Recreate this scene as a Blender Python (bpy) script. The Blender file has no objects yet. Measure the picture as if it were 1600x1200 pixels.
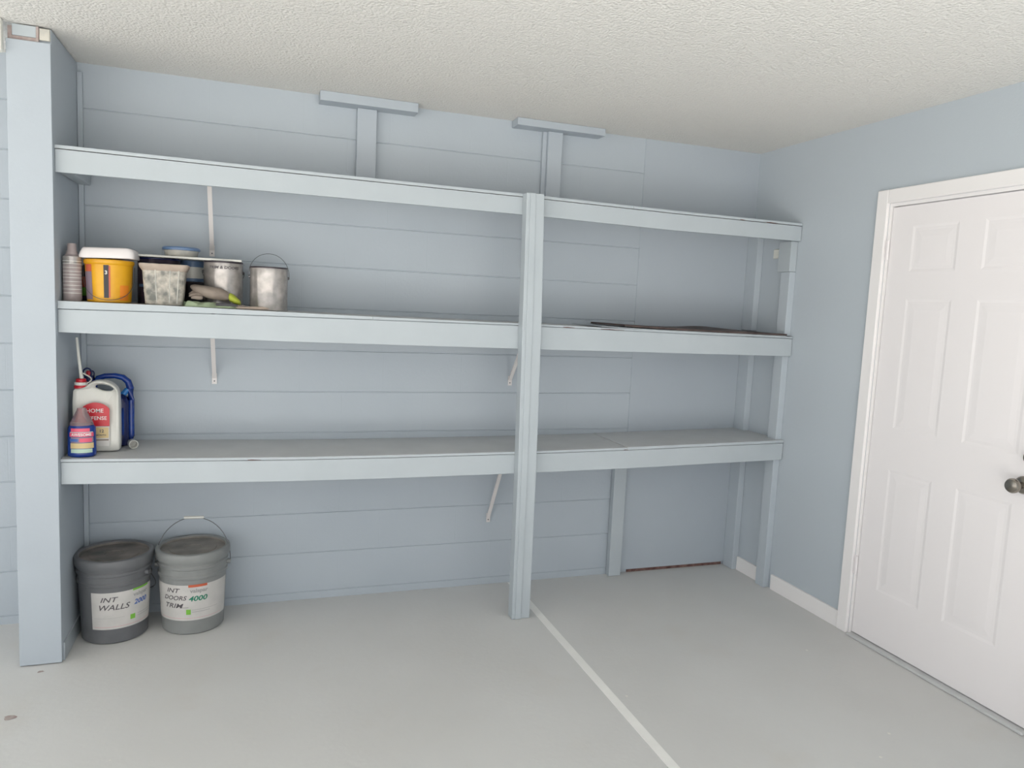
import bpy, bmesh, math, random
from mathutils import Vector, Matrix
random.seed(7)
PI = math.pi
C = bpy.context.scene.collection
SC = bpy.context.scene

# ------------------------------------------------------------------ camera
yaw, pitch, roll = [math.radians(a) for a in (19.3587, -6.0998, 2.6787)]
F = Vector((math.sin(yaw)*math.cos(pitch), math.cos(yaw)*math.cos(pitch), math.sin(pitch)))
r0 = Vector((math.cos(yaw), -math.sin(yaw), 0)); u0 = r0.cross(F)
RR = r0*math.cos(roll) + u0*math.sin(roll); UU = -r0*math.sin(roll) + u0*math.cos(roll)
cd = bpy.data.cameras.new('camera'); cam = bpy.data.objects.new('camera', cd); C.objects.link(cam)
cd.sensor_width = 36; cd.lens = 1148.2772/1600*36; cd.clip_end = 200
M = Matrix((RR, UU, -F)).transposed().to_4x4(); M.translation = Vector((-2.7614, -3.6939, 1.5208))
cam.matrix_world = M
SC.camera = cam

# ------------------------------------------------------------------ world, sun, exposure
w = bpy.data.worlds.new('sky'); SC.world = w; w.use_nodes = True
bg = w.node_tree.nodes['Background']
bg.inputs[0].default_value = (0.95, 0.97, 1.0, 1); bg.inputs[1].default_value = 1.0
sd = bpy.data.lights.new('sun', 'SUN'); sd.energy = 9.5; sd.angle = math.radians(12); sd.color = (1, .985, .955)
sun = bpy.data.objects.new('sun', sd); C.objects.link(sun)
sun.rotation_euler = (math.radians(40), math.radians(-10), 0)     # high, from in front of the open side
SC.view_settings.view_transform = 'Standard'; SC.view_settings.look = 'None'
SC.view_settings.gamma = 1; SC.view_settings.use_curve_mapping = False
SC.view_settings.exposure = 0.74

# ------------------------------------------------------------------ materials
def mat(name, col, rough=.6, metal=0, bump=None, bstr=.2, mott=None, mscale=3, trans=0, spec=.5, coat=0, bdist=.002):
    m = bpy.data.materials.new(name); m.use_nodes = True
    nt = m.node_tree; b = nt.nodes['Principled BSDF']
    b.inputs['Base Color'].default_value = (*col, 1); b.inputs['Roughness'].default_value = rough
    b.inputs['Metallic'].default_value = metal; b.inputs['Transmission Weight'].default_value = trans
    b.inputs['Specular IOR Level'].default_value = spec; b.inputs['Coat Weight'].default_value = coat
    tc = nt.nodes.new('ShaderNodeTexCoord')
    if bump:
        n = nt.nodes.new('ShaderNodeTexNoise'); n.inputs['Scale'].default_value = bump; n.inputs['Detail'].default_value = 4
        nt.links.new(tc.outputs['Object'], n.inputs['Vector'])
        bp = nt.nodes.new('ShaderNodeBump'); bp.inputs['Strength'].default_value = bstr; bp.inputs['Distance'].default_value = bdist
        nt.links.new(n.outputs['Fac'], bp.inputs['Height']); nt.links.new(bp.outputs['Normal'], b.inputs['Normal'])
    if mott:
        n = nt.nodes.new('ShaderNodeTexNoise'); n.inputs['Scale'].default_value = mscale; n.inputs['Detail'].default_value = 6
        nt.links.new(tc.outputs['Object'], n.inputs['Vector'])
        r = nt.nodes.new('ShaderNodeMapRange'); r.inputs[1].default_value = .35; r.inputs[2].default_value = .65
        nt.links.new(n.outputs['Fac'], r.inputs[0])
        x = nt.nodes.new('ShaderNodeMix'); x.data_type = 'RGBA'
        x.inputs[6].default_value = (*col, 1); x.inputs[7].default_value = (*mott, 1)
        nt.links.new(r.outputs[0], x.inputs[0]); nt.links.new(x.outputs[2], b.inputs['Base Color'])
    return m

WALLC = (.455, .508, .56)
MT = {}
MT['wall'] = mat('blue_grey_wall_paint', WALLC, .55, bump=60, bstr=.25, mott=(.435, .485, .54), mscale=1.5)
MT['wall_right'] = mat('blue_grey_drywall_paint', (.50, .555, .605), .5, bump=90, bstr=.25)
MT['shelf'] = mat('pale_blue_grey_wood_paint', (.475, .525, .56), .42, bump=35, bstr=.15, mott=(.455, .505, .54), mscale=5)
MT['shelf_top'] = mat('grey_shelf_board_paint', (.60, .61, .615), .5, bump=40, bstr=.2, mott=(.56, .57, .575), mscale=8)
MT['white'] = mat('white_door_paint', (.89, .86, .87), .35, bump=25, bstr=.06)
MT['trim_white'] = mat('white_trim_paint', (.90, .88, .88), .35)
MT['gap'] = mat('dark_gap', (.06, .05, .05), .9)
MT['bare'] = mat('bare_reddish_wood', (.10, .045, .04), .8, bump=30, bstr=.3, mott=(.22, .13, .11), mscale=30)
MT['chip'] = mat('chipped_pinkish_wood', (.33, .25, .24), .8, mott=(.45, .40, .38), mscale=40)
MT['cream'] = mat('cream_metal', (.74, .71, .70), .4)
MT['cream_wood'] = mat('cream_painted_wood', (.78, .78, .72), .6)
MT['pail'] = mat('grey_pail_plastic', (.15, .155, .165), .36, mott=(.125, .13, .14), mscale=12)
MT['pail_light'] = mat('light_grey_pail_plastic', (.26, .27, .268), .36, mott=(.23, .24, .238), mscale=12)
MT['lid'] = mat('dusty_pail_lid', (.11, .105, .10), .65, bump=20, bstr=.5, mott=(.27, .235, .21), mscale=8)
MT['lid_light'] = mat('dusty_light_pail_lid', (.17, .16, .15), .6, bump=20, bstr=.5, mott=(.34, .31, .28), mscale=8)
MT['paper'] = mat('label_paper', (.62, .60, .58), .55, mott=(.55, .54, .52), mscale=15)
MT['steel'] = mat('brushed_tin', (.46, .43, .41), .22, metal=.35, bump=30, bstr=.35, mott=(.30, .285, .275), mscale=24)
MT['wire'] = mat('wire_steel', (.16, .16, .17), .35, metal=.8)
MT['rim'] = mat('dark_can_rim', (.05, .04, .05), .35, metal=.3)
MT['nickel'] = mat('satin_nickel', (.30, .275, .24), .25, metal=1)
MT['yellow'] = mat('yellow_plastic', (.80, .42, .015), .35, mott=(.70, .34, .01), mscale=12)
MT['orange'] = mat('orange_label', (.80, .25, .02), .4)
MT['purple'] = mat('purple_grey_label', (.27, .21, .26), .5)
MT['black'] = mat('black_plastic', (.02, .018, .025), .4)
MT['navy'] = mat('navy_plastic', (.012, .02, .10), .25)
MT['darkcan'] = mat('dark_navy_label', (.03, .022, .045), .4, mott=(.07, .045, .07), mscale=20)
MT['blue'] = mat('blue_plastic', (.012, .055, .30), .2, mott=(.008, .03, .20), mscale=14)
MT['blueliq'] = mat('bright_blue_translucent', (.03, .20, .55), .15)
MT['lidblue'] = mat('slate_blue_lid', (.12, .20, .35), .3)
MT['whitep'] = mat('white_plastic', (.70, .70, .66), .35)
MT['whitecloth'] = mat('white_soft', (.80, .76, .76), .6, bump=15, bstr=.3)
MT['clear'] = mat('cloudy_plastic', (.62, .60, .54), .25, mott=(.42, .42, .40), mscale=22)
MT['splat'] = mat('paint_splattered_plastic', (.52, .48, .42), .5, bump=40, bstr=.8, mott=(.17, .175, .16), mscale=34, bdist=.004)
MT['pinkclear'] = mat('clear_pink_plastic', (.75, .55, .56), .12, trans=.75)
MT['red'] = mat('red_plastic', (.55, .015, .03), .35)
MT['pinkred'] = mat('pink_red_print', (.72, .10, .18), .4)
MT['green'] = mat('green_print', (.20, .50, .06), .45)
MT['dgreen'] = mat('dark_green_print', (.01, .20, .12), .45)
MT['pblue'] = mat('blue_print', (.05, .13, .42), .45)
MT['orangered'] = mat('orange_red_print', (.55, .12, .06), .45)
MT['ink'] = mat('marker_ink', (.10, .09, .10), .6)
MT['greyprint'] = mat('pale_grey_print', (.36, .36, .36), .6)
MT['tan'] = mat('tan_label', (.62, .48, .24), .45)
MT['palegreen'] = mat('pale_green_label', (.45, .60, .50), .45)
MT['glove'] = mat('brown_grey_leather', (.30, .25, .21), .8, bump=25, bstr=.5, mott=(.20, .165, .14), mscale=14)
MT['cuff'] = mat('lime_cuff', (.40, .46, .05), .7)
MT['rag'] = mat('green_rag', (.34, .42, .28), .85, bump=50, bstr=.5, mott=(.22, .27, .18), mscale=22)
MT['stick'] = mat('stir_stick_wood', (.46, .38, .32), .7, bump=30, bstr=.4, mott=(.36, .29, .24), mscale=18)
MT['hardboard'] = mat('dark_hardboard', (.045, .03, .028), .6, mott=(.09, .06, .055), mscale=12)
MT['spray'] = mat('grey_pink_can_label', (.37, .31, .31), .35, mott=(.30, .26, .26), mscale=40)

def ceiling_mat():
    m = mat('popcorn_ceiling', (.80, .785, .75), .9); nt = m.node_tree; b = nt.nodes['Principled BSDF']
    tc = nt.nodes.new('ShaderNodeTexCoord')
    n = nt.nodes.new('ShaderNodeTexNoise'); n.inputs['Scale'].default_value = 85; n.inputs['Detail'].default_value = 6; n.inputs['Roughness'].default_value = .6
    v = nt.nodes.new('ShaderNodeTexVoronoi'); v.inputs['Scale'].default_value = 95
    nt.links.new(tc.outputs['Object'], n.inputs['Vector']); nt.links.new(tc.outputs['Object'], v.inputs['Vector'])
    a = nt.nodes.new('ShaderNodeMath'); a.operation = 'SUBTRACT'
    nt.links.new(n.outputs['Fac'], a.inputs[0]); nt.links.new(v.outputs['Distance'], a.inputs[1])
    bp = nt.nodes.new('ShaderNodeBump'); bp.inputs['Strength'].default_value = .5; bp.inputs['Distance'].default_value = .009
    nt.links.new(a.outputs[0], bp.inputs['Height']); nt.links.new(bp.outputs['Normal'], b.inputs['Normal'])
    return m
MT['ceiling'] = ceiling_mat()

def floor_mat():
    m = mat('painted_concrete_floor', (.41, .405, .385), .55); nt = m.node_tree; b = nt.nodes['Principled BSDF']
    N, L = nt.nodes.new, nt.links.new
    tc = N('ShaderNodeTexCoord')
    n = N('ShaderNodeTexNoise'); n.inputs['Scale'].default_value = 1.4; n.inputs['Detail'].default_value = 8
    L(tc.outputs['Object'], n.inputs['Vector'])
    cr = N('ShaderNodeValToRGB'); cr.color_ramp.elements[0].position = .32; cr.color_ramp.elements[0].color = (.635, .635, .625, 1)
    cr.color_ramp.elements[1].position = .68; cr.color_ramp.elements[1].color = (.68, .685, .68, 1)
    L(n.outputs['Fac'], cr.inputs[0])
    # sparse small flakes where the paint chipped off
    v = N('ShaderNodeTexVoronoi'); v.inputs['Scale'].default_value = 6; v.inputs['Randomness'].default_value = 1
    L(tc.outputs['Object'], v.inputs['Vector'])
    lt = N('ShaderNodeMath'); lt.operation = 'LESS_THAN'; lt.inputs[1].default_value = .035; L(v.outputs['Distance'], lt.inputs[0])
    sp = N('ShaderNodeSeparateColor'); L(v.outputs['Color'], sp.inputs[0])
    gt = N('ShaderNodeMath'); gt.operation = 'GREATER_THAN'; gt.inputs[1].default_value = .72; L(sp.outputs[0], gt.inputs[0])
    mu = N('ShaderNodeMath'); mu.operation = 'MULTIPLY'; L(lt.outputs[0], mu.inputs[0]); L(gt.outputs[0], mu.inputs[1])
    x = N('ShaderNodeMix'); x.data_type = 'RGBA'; x.inputs[7].default_value = (.78, .77, .73, 1)
    L(mu.outputs[0], x.inputs[0]); L(cr.outputs[0], x.inputs[6])
    # faint rusty tyre stains
    n2 = N('ShaderNodeTexNoise'); n2.inputs['Scale'].default_value = 3.2; n2.inputs['Detail'].default_value = 3
    L(tc.outputs['Object'], n2.inputs['Vector'])
    mr = N('ShaderNodeMapRange'); mr.inputs[1].default_value = .60; mr.inputs[2].default_value = .80; mr.inputs[4].default_value = .35
    L(n2.outputs['Fac'], mr.inputs[0])
    y = N('ShaderNodeMix'); y.data_type = 'RGBA'; y.inputs[7].default_value = (.60, .57, .52, 1)
    L(mr.outputs[0], y.inputs[0]); L(x.outputs[2], y.inputs[6]); L(y.outputs[2], b.inputs['Base Color'])
    n3 = N('ShaderNodeTexNoise'); n3.inputs['Scale'].default_value = 45; n3.inputs['Detail'].default_value = 5
    L(tc.outputs['Object'], n3.inputs['Vector'])
    bp = N('ShaderNodeBump'); bp.inputs['Strength'].default_value = .25; bp.inputs['Distance'].default_value = .003
    L(n3.outputs['Fac'], bp.inputs['Height']); L(bp.outputs['Normal'], b.inputs['Normal'])
    return m
MT['floor'] = floor_mat()
MT['driveway'] = mat('driveway_concrete', (.56, .54, .50), .8, mott=(.50, .48, .45), mscale=2)
MT['stripe'] = mat('white_floor_line', (.92, .92, .90), .6, mott=(.88, .88, .86), mscale=10)

def block_mat():
    # painted concrete block: faint upright joints pressed in as bump, running bond
    m = mat('painted_block_wall', WALLC, .55); nt = m.node_tree; b = nt.nodes['Principled BSDF']
    N, L = nt.nodes.new, nt.links.new
    tc = N('ShaderNodeTexCoord'); mp = N('ShaderNodeMapping'); L(tc.outputs['Object'], mp.inputs[0])
    mp.inputs['Rotation'].default_value = (-PI/2, 0, 0); mp.inputs['Location'].default_value = (.12, -.0398, 0)
    br = N('ShaderNodeTexBrick'); br.inputs['Scale'].default_value = 1; br.inputs['Mortar Size'].default_value = .003
    br.inputs['Brick Width'].default_value = .4064; br.inputs['Row Height'].default_value = .2032; br.inputs['Mortar Smooth'].default_value = .8
    br.inputs['Color1'].default_value = (1, 1, 1, 1); br.inputs['Color2'].default_value = (1, 1, 1, 1); br.inputs['Mortar'].default_value = (0, 0, 0, 1)
    L(mp.outputs[0], br.inputs['Vector'])
    n = N('ShaderNodeTexNoise'); n.inputs['Scale'].default_value = 70; n.inputs['Detail'].default_value = 5; L(tc.outputs['Object'], n.inputs['Vector'])
    b1 = N('ShaderNodeBump'); b1.inputs['Strength'].default_value = .14; b1.inputs['Distance'].default_value = .003
    L(br.outputs['Color'], b1.inputs['Height'])
    b2 = N('ShaderNodeBump'); b2.inputs['Strength'].default_value = .3; b2.inputs['Distance'].default_value = .002
    L(n.outputs['Fac'], b2.inputs['Height']); L(b1.outputs['Normal'], b2.inputs['Normal']); L(b2.outputs['Normal'], b.inputs['Normal'])
    n2 = N('ShaderNodeTexNoise'); n2.inputs['Scale'].default_value = 2; L(tc.outputs['Object'], n2.inputs['Vector'])
    cr = N('ShaderNodeValToRGB'); cr.color_ramp.elements[0].position = .3; cr.color_ramp.elements[0].color = (.44, .493, .545, 1)
    cr.color_ramp.elements[1].position = .7; cr.color_ramp.elements[1].color = (.465, .518, .57, 1)
    L(n2.outputs['Fac'], cr.inputs[0]); L(cr.outputs[0], b.inputs['Base Color'])
    return m
MT['block'] = block_mat()

# ------------------------------------------------------------------ helpers
def link(name, me, parent=None):
    o = bpy.data.objects.new(name, me); C.objects.link(o)
    if parent: o.parent = parent
    return o
def obj(name, bm, m, parent=None, smooth=False, bevel=0):
    me = bpy.data.meshes.new(name); bmesh.ops.recalc_face_normals(bm, faces=bm.faces); bm.to_mesh(me); bm.free()
    ms = m if isinstance(m, (list, tuple)) else [m]
    for q in ms: me.materials.append(MT[q] if isinstance(q, str) else q)
    o = link(name, me, parent)
    if smooth:
        for p in me.polygons: p.use_smooth = True
        me.set_sharp_from_angle(angle=math.radians(40))
    if bevel:
        md = o.modifiers.new('bevel', 'BEVEL'); md.width = bevel; md.segments = 2; md.limit_method = 'ANGLE'
    return o
def thing(name, label, cat, loc=(0, 0, 0), rotz=0, group=None):
    o = bpy.data.objects.new(name, None); C.objects.link(o); o.location = loc; o.rotation_euler = (0, 0, rotz)
    o.empty_display_size = .05; o['label'] = label; o['category'] = cat
    if group: o['group'] = group
    return o
def tag(o, label, cat, group=None):
    o['label'] = label; o['category'] = cat
    if group: o['group'] = group
    return o
def struct(name, bm, m, parent=None, bevel=0):
    o = obj(name, bm, m, parent, bevel=bevel); o['kind'] = 'structure'; return o
def box(bm, x0, x1, y0, y1, z0, z1, mi=0):
    vs = [bm.verts.new((x, y, z)) for x in (x0, x1) for y in (y0, y1) for z in (z0, z1)]
    for f in ((0, 1, 3, 2), (4, 6, 7, 5), (0, 4, 5, 1), (2, 3, 7, 6), (0, 2, 6, 4), (1, 5, 7, 3)):
        bm.faces.new([vs[i] for i in f]).material_index = mi
    return vs
def B(*a):
    bm = bmesh.new(); box(bm, *a); return bm
def lathe(bm, prof, n=48, cx=0, cy=0, sx=1, sy=1, mi=0, a0=0, a1=2*PI):
    full = abs(a1-a0-2*PI) < 1e-6; rings = []
    k = n if full else n+1
    for r, z in prof:
        if r < 1e-6: rings.append([bm.verts.new((cx, cy, z))])
        else: rings.append([bm.verts.new((cx+sx*r*math.sin(a0+(a1-a0)*i/n), cy-sy*r*math.cos(a0+(a1-a0)*i/n), z)) for i in range(k)])
    for A, Bq in zip(rings, rings[1:]):
        for i in range(n):
            j = (i+1) % k
            if len(A) == 1 and len(Bq) == 1: continue
            if len(A) == 1: f = [A[0], Bq[i], Bq[j]]
            elif len(Bq) == 1: f = [A[i], A[j], Bq[0]]
            else: f = [A[i], A[j], Bq[j], Bq[i]]
            bm.faces.new(f).material_index = mi
    return bm
def tube(bm, pts, r, n=8, mi=0, caps=True):
    pts = [Vector(p) for p in pts]; rings = []
    rs = r if isinstance(r, (list, tuple)) else [r]*len(pts)
    up = Vector((0, 0, 1))
    for i, p in enumerate(pts):
        t = (pts[min(i+1, len(pts)-1)] - pts[max(i-1, 0)]).normalized()
        a = t.cross(up)
        if a.length < .05: a = t.cross(Vector((0, 1, 0)))
        a.normalize(); b = t.cross(a).normalized()
        rings.append([bm.verts.new(p + (a*math.cos(2*PI*k/n) + b*math.sin(2*PI*k/n))*rs[i]) for k in range(n)])
    for A, Bq in zip(rings, rings[1:]):
        for k in range(n): bm.faces.new((A[k], A[(k+1) % n], Bq[(k+1) % n], Bq[k])).material_index = mi
    if caps: bm.faces.new(rings[0][::-1]).material_index = mi; bm.faces.new(rings[-1]).material_index = mi
    return bm
def prism_y(bm, outline, y0, y1, mi=0):
    """outline in (x, z), extruded along y"""
    a = [bm.verts.new((x, y0, z)) for x, z in outline]; b = [bm.verts.new((x, y1, z)) for x, z in outline]
    n = len(outline)
    bm.faces.new(a).material_index = mi; bm.faces.new(b[::-1]).material_index = mi
    for i in range(n): bm.faces.new((a[i], b[i], b[(i+1) % n], a[(i+1) % n])).material_index = mi
def rrect(w, h, r, n=5):
    o = []
    for cx, cy, a in ((w/2-r, h/2-r, 0), (-w/2+r, h/2-r, PI/2), (-w/2+r, -h/2+r, PI), (w/2-r, -h/2+r, 1.5*PI)):
        for i in range(n+1):
            t = a + PI/2*i/n; o.append((cx+r*math.cos(t), cy+r*math.sin(t)))
    return o
def loft(bm, sections, mi=0, cap0=True, cap1=True):
    """sections: list of lists of 3-D points, same count"""
    rings = [[bm.verts.new(p) for p in s] for s in sections]; n = len(rings[0])
    for A, Bq in zip(rings, rings[1:]):
        for i in range(n): bm.faces.new((A[i], A[(i+1) % n], Bq[(i+1) % n], Bq[i])).material_index = mi
    if cap0: bm.faces.new(rings[0][::-1]).material_index = mi
    if cap1: bm.faces.new(rings[-1]).material_index = mi
def text_geo(s, size, shear=0, bold=0):
    cu = bpy.data.curves.new('t', 'FONT'); cu.body = s; cu.size = size; cu.shear = shear; cu.align_x = 'CENTER'; cu.align_y = 'CENTER'; cu.offset = bold; cu.resolution_u = 3
    o = bpy.data.objects.new('t', cu); C.objects.link(o); bpy.context.view_layer.update()
    me = o.evaluated_get(bpy.context.evaluated_depsgraph_get()).to_mesh()
    V = [v.co.copy() for v in me.vertices]; P = [list(p.vertices) for p in me.polygons]
    o.to_mesh_clear(); bpy.data.objects.remove(o); bpy.data.curves.remove(cu)
    return V, P
def text_cyl(bm, s, size, ang, z, r, mi=0, shear=0, bold=0, sx=1, rot=0, taper=0):
    V, P = text_geo(s, size, shear, bold)
    vs = []
    for v in V:
        x, y = v.x*sx, v.y
        x, y = x*math.cos(rot)-y*math.sin(rot), x*math.sin(rot)+y*math.cos(rot)
        rr = r + taper*(z+y); a = ang + x/rr
        vs.append(bm.verts.new((rr*math.sin(a), -rr*math.cos(a), z+y)))
    for p in P:
        try: bm.faces.new([vs[i] for i in p]).material_index = mi
        except ValueError: pass
def text_flat(bm, s, size, x, y, z, mi=0, bold=0, sx=1):
    V, P = text_geo(s, size, 0, bold); vs = [bm.verts.new((x+v.x*sx, y, z+v.y)) for v in V]
    for p in P:
        try: bm.faces.new([vs[i] for i in p]).material_index = mi
        except ValueError: pass
def interp(tab, x):
    for (a, b), (c, d) in zip(tab, tab[1:]):
        if x <= c: return b + (d-b)*(x-a)/(c-a)
    return tab[-1][1]
def sweep(bm, xs, top, bot, y0, y1, mi=0):
    loft(bm, [[(x, y0, bot(x)), (x, y1, bot(x)), (x, y1, top(x)), (x, y0, top(x))] for x in xs], mi)

H = 2.462
# ------------------------------------------------------------------ the setting
struct('floor', B(-8, .15, -5.0, .15, -.12, 0), 'floor')
bm = B(-40, 40, -60, -5.0, -.14, -.02); box(bm, -40, -8, -5.0, 12, -.14, -.02)
struct('trim_1', bm, 'driveway')
bm = bmesh.new(); box(bm, -8, .15, -5.0, .15, H, H+.15); struct('ceiling', bm, 'ceiling')
# block wall: one profile with a pressed groove at every course, run along the wall
prof = [(0.15, 0)]; z0 = .0398
pts = [(0, 0)]
for k in range(12):
    z = z0+.2032*k
    if z+.004 < H: pts += [(0, z-.0035), (.0035, z-.0015), (.0035, z+.0015), (0, z+.0035)]
pts += [(0, H)]
bm = bmesh.new()
A = [bm.verts.new((-8, y, z)) for y, z in pts]; D = [bm.verts.new((-.752, y, z)) for y, z in pts]
for i in range(len(pts)-1): bm.faces.new((A[i], D[i], D[i+1], A[i+1]))
box(bm, -8, .15, .006, .15, 0, H)
struct('wall_back', bm, 'block')
bm = B(-.752, 0, -.004, .006, .018, H); struct('wall_back_panel', bm, 'wall', bpy.data.objects['wall_back'], bevel=.001)
struct('gap_strip', B(-.70, -.05, .0, .005, .0005, .018), 'bare', bpy.data.objects['wall_back'])
# right wall with a door opening from y=-1.885 to y=-0.985
YD0, YD1, ZD = -1.895, -.985, 2.068
bm = B(0, .15, YD1, .0, 0, H); box(bm, 0, .15, -5.0, YD0, 0, H); box(bm, 0, .15, YD0, YD1, ZD, H)
struct('wall_right', bm, 'wall_right')
# front wall beside the open end, behind the camera
bm = B(-.6, .15, -5.15, -5.0, 0, H); box(bm, -8, -.6, -5.15, -5.0, 2.25, H)  # unseen header over the opening, added to cut the sky light
struct('wall_front', bm, 'wall_right')
bm = B(-.013, 0, -.318, -.10, 0, .082); struct('baseboard_right', bm, 'trim_white', bevel=.002)
struct('baseboard_right_long', B(-.013, 0, -.922, -.412, 0, .085), 'trim_white', bpy.data.objects['baseboard_right'], bevel=.002)
struct('trim_2', B(-1.438, -1.400, -5.0, -.006, 0, .0015), 'stripe')
for i, (cx, cy, r_) in enumerate(((-3.565, -.83, .020), (-3.60, -.87, .013), (-3.55, -.502, .012))):
    bm = bmesh.new(); rnd = random.Random(i); vs = [bm.verts.new((cx+r_*rnd.uniform(.6, 1.2)*math.cos(a), cy+r_*rnd.uniform(.5, 1)*math.sin(a), .0008)) for a in [2*PI*k/12 for k in range(12)]]
    bm.faces.new(vs); struct('chipped_spot', bm, 'chip', bpy.data.objects['floor'])
# ------------------------------------------------------------------ door
door = bpy.data.objects.new('door_1', None); C.objects.link(door); door.location = (0, YD0, 0); door['kind'] = 'structure'
off = -YD0
def dbm(*a): return B(a[0], a[1], a[2]+off, a[3]+off, a[4], a[5])
# casing
bm = dbm(-.018, 0, -.985, -.922, 0, 2.131); box(bm, -.018, 0, -1.958+off, YD0+off, 0, 2.131); box(bm, -.018, 0, YD0+off, -.985+off, ZD, 2.131)
struct('door_casing', bm, 'trim_white', door, bevel=.004)
bm = dbm(0, .11, -1.0, -.985, 0, ZD); box(bm, 0, .11, YD0+off, -1.88+off, 0, ZD); box(bm, 0, .11, -1.88+off, -1.0+off, ZD-.015, ZD)
struct('door_jamb', bm, 'trim_white', door)
struct('threshold', dbm(-.03, .12, -1.88, -1.0, 0, .012), 'shelf_top', door, bevel=.004)
# slab with six moulded panels; local v = distance from hinge edge, hinge edge at y=-1.003
def slab():
    bm = bmesh.new(); xf, xb = .004, .046
    us = [0, .120, .352, .470, .702, .870-.0]
    W_ = .874; us[-1] = W_; us = [0, .118, .350, .468, .700+.01, W_]
    vs = [.016, .268, .850, 1.040, 1.632, 1.752, 1.957, 2.048]
    P = lambda u, v, x: (x, -1.003-u+off, v)
    panels = {(1, 1), (3, 1), (1, 3), (3, 3), (1, 5), (3, 5)}
    for i in range(5):
        for j in range(7):
            u0_, u1_, v0, v1 = us[i], us[i+1], vs[j], vs[j+1]
            if (i, j) in panels:
                rings = []
                for d, x in ((0, xf), (.012, xf+.0022), (.024, xf+.0022), (.050, xf+.0004)):
                    rings.append([bm.verts.new(P(*q, x)) for q in ((u0_+d, v0+d), (u1_-d, v0+d), (u1_-d, v1-d), (u0_+d, v1-d))])
                for A, D in zip(rings, rings[1:]):
                    for k in range(4): bm.faces.new((A[k], A[(k+1) % 4], D[(k+1) % 4], D[k]))
                bm.faces.new(rings[-1])
            else:
                bm.faces.new([bm.verts.new(P(*q, xf)) for q in ((u0_, v0), (u1_, v0), (u1_, v1), (u0_, v1))])
    bmesh.ops.remove_doubles(bm, verts=bm.verts, dist=1e-5)
    y1, y0 = -1.003+off, -1.003-W_+off
    # sides and back
    c = [(y0, vs[0]), (y1, vs[0]), (y1, vs[-1]), (y0, vs[-1])]
    f = [bm.verts.new((xf+.0003, a, b)) for a, b in c]; g = [bm.verts.new((xb, a, b)) for a, b in c]
    for k in range(4): bm.faces.new((f[k], f[(k+1) % 4], g[(k+1) % 4], g[k]))
    bm.faces.new(g); return bm
struct('door_slab', slab(), 'white', door)
for z in (1.856, 1.10, .349):
    bm = bmesh.new(); tube(bm, [(-.006, -1.000+off, z-.045), (-.006, -1.000+off, z+.045)], .006); box(bm, -.003, .002, -1.0+off, -.975+off, z-.044, z+.044)
    if z != 1.10: struct('hinge', bm, 'white', door)
    else: bm.free()
def lathe_x(prof, cy, cz, n=28):
    bm = bmesh.new(); lathe(bm, prof, n)
    bmesh.ops.transform(bm, matrix=Matrix.Translation((0, cy, cz)) @ Matrix.Rotation(-PI/2, 4, 'Y'), verts=bm.verts); return bm
o = obj('door_knob', lathe_x([(0, -.004), (.034, -.004), (.034, .004), (.028, .012), (.013, .016), (.012, .034), (.020, .040), (.028, .052), (.0285, .062), (.024, .070), (.012, .0745), (0, .075)], -1.752+off, .932), 'nickel', door, True); o['kind'] = 'structure'
o = obj('deadbolt', lathe_x([(0, -.004), (.032, -.004), (.032, .006), (.027, .016), (.017, .020), (.016, .028), (0, .029)], -1.775+off, 1.042), 'nickel', door, True); o['kind'] = 'structure'

# ------------------------------------------------------------------ built-in shelving
YF, YT = -.41, -.391           # fascia front and back faces
XL, XR = -3.488, -.004
unit = thing('built_in_shelving', 'pale blue-grey painted three-tier wooden shelving built across the back block wall', 'shelving', (XL, YF, 0))
def loc(o):  # built in world coordinates: keep it there under the unit
    o.matrix_parent_inverse = Matrix.Translation((-XL, -YF, 0)); return o
XS = [XL + (XR-XL)*i/28 for i in range(29)]
T1 = [(-3.5, 2.031), (-2.77, 2.026), (-2.24, 2.024), (-1.6, 2.022), (-.8, 2.014), (0, 2.013)]
B1 = [(-3.5, 1.945), (-2.2, 1.944), (-1.55, 1.943), (-.8, 1.932), (0, 1.935)]
T2 = [(-3.5, 1.424), (-3.1, 1.427), (-2.6, 1.428), (-1.55, 1.427), (-.75, 1.417), (0, 1.410)]
B2 = [(-3.5, 1.335), (-3.1, 1.329), (-2.6, 1.322), (-1.5, 1.317), (0, 1.315)]
T3 = [(-3.5, .818), (-3.1, .812), (-2.6, .805), (-2.2, .804), (-1.5, .807), (-.9, .815), (0, .834)]
B3 = [(-3.5, .730), (-3.1, .719), (-2.6, .711), (-2.2, .709), (-1.5, .713), (-.9, .721), (0, .741)]
def s2top(x): return interp([(-3.5, 1.457), (-3.1, 1.455), (-2.6, 1.447), (-2.2, 1.441), (-1.5, 1.437), (-.75, 1.428), (0, 1.421)], x)
shelves = []
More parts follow.
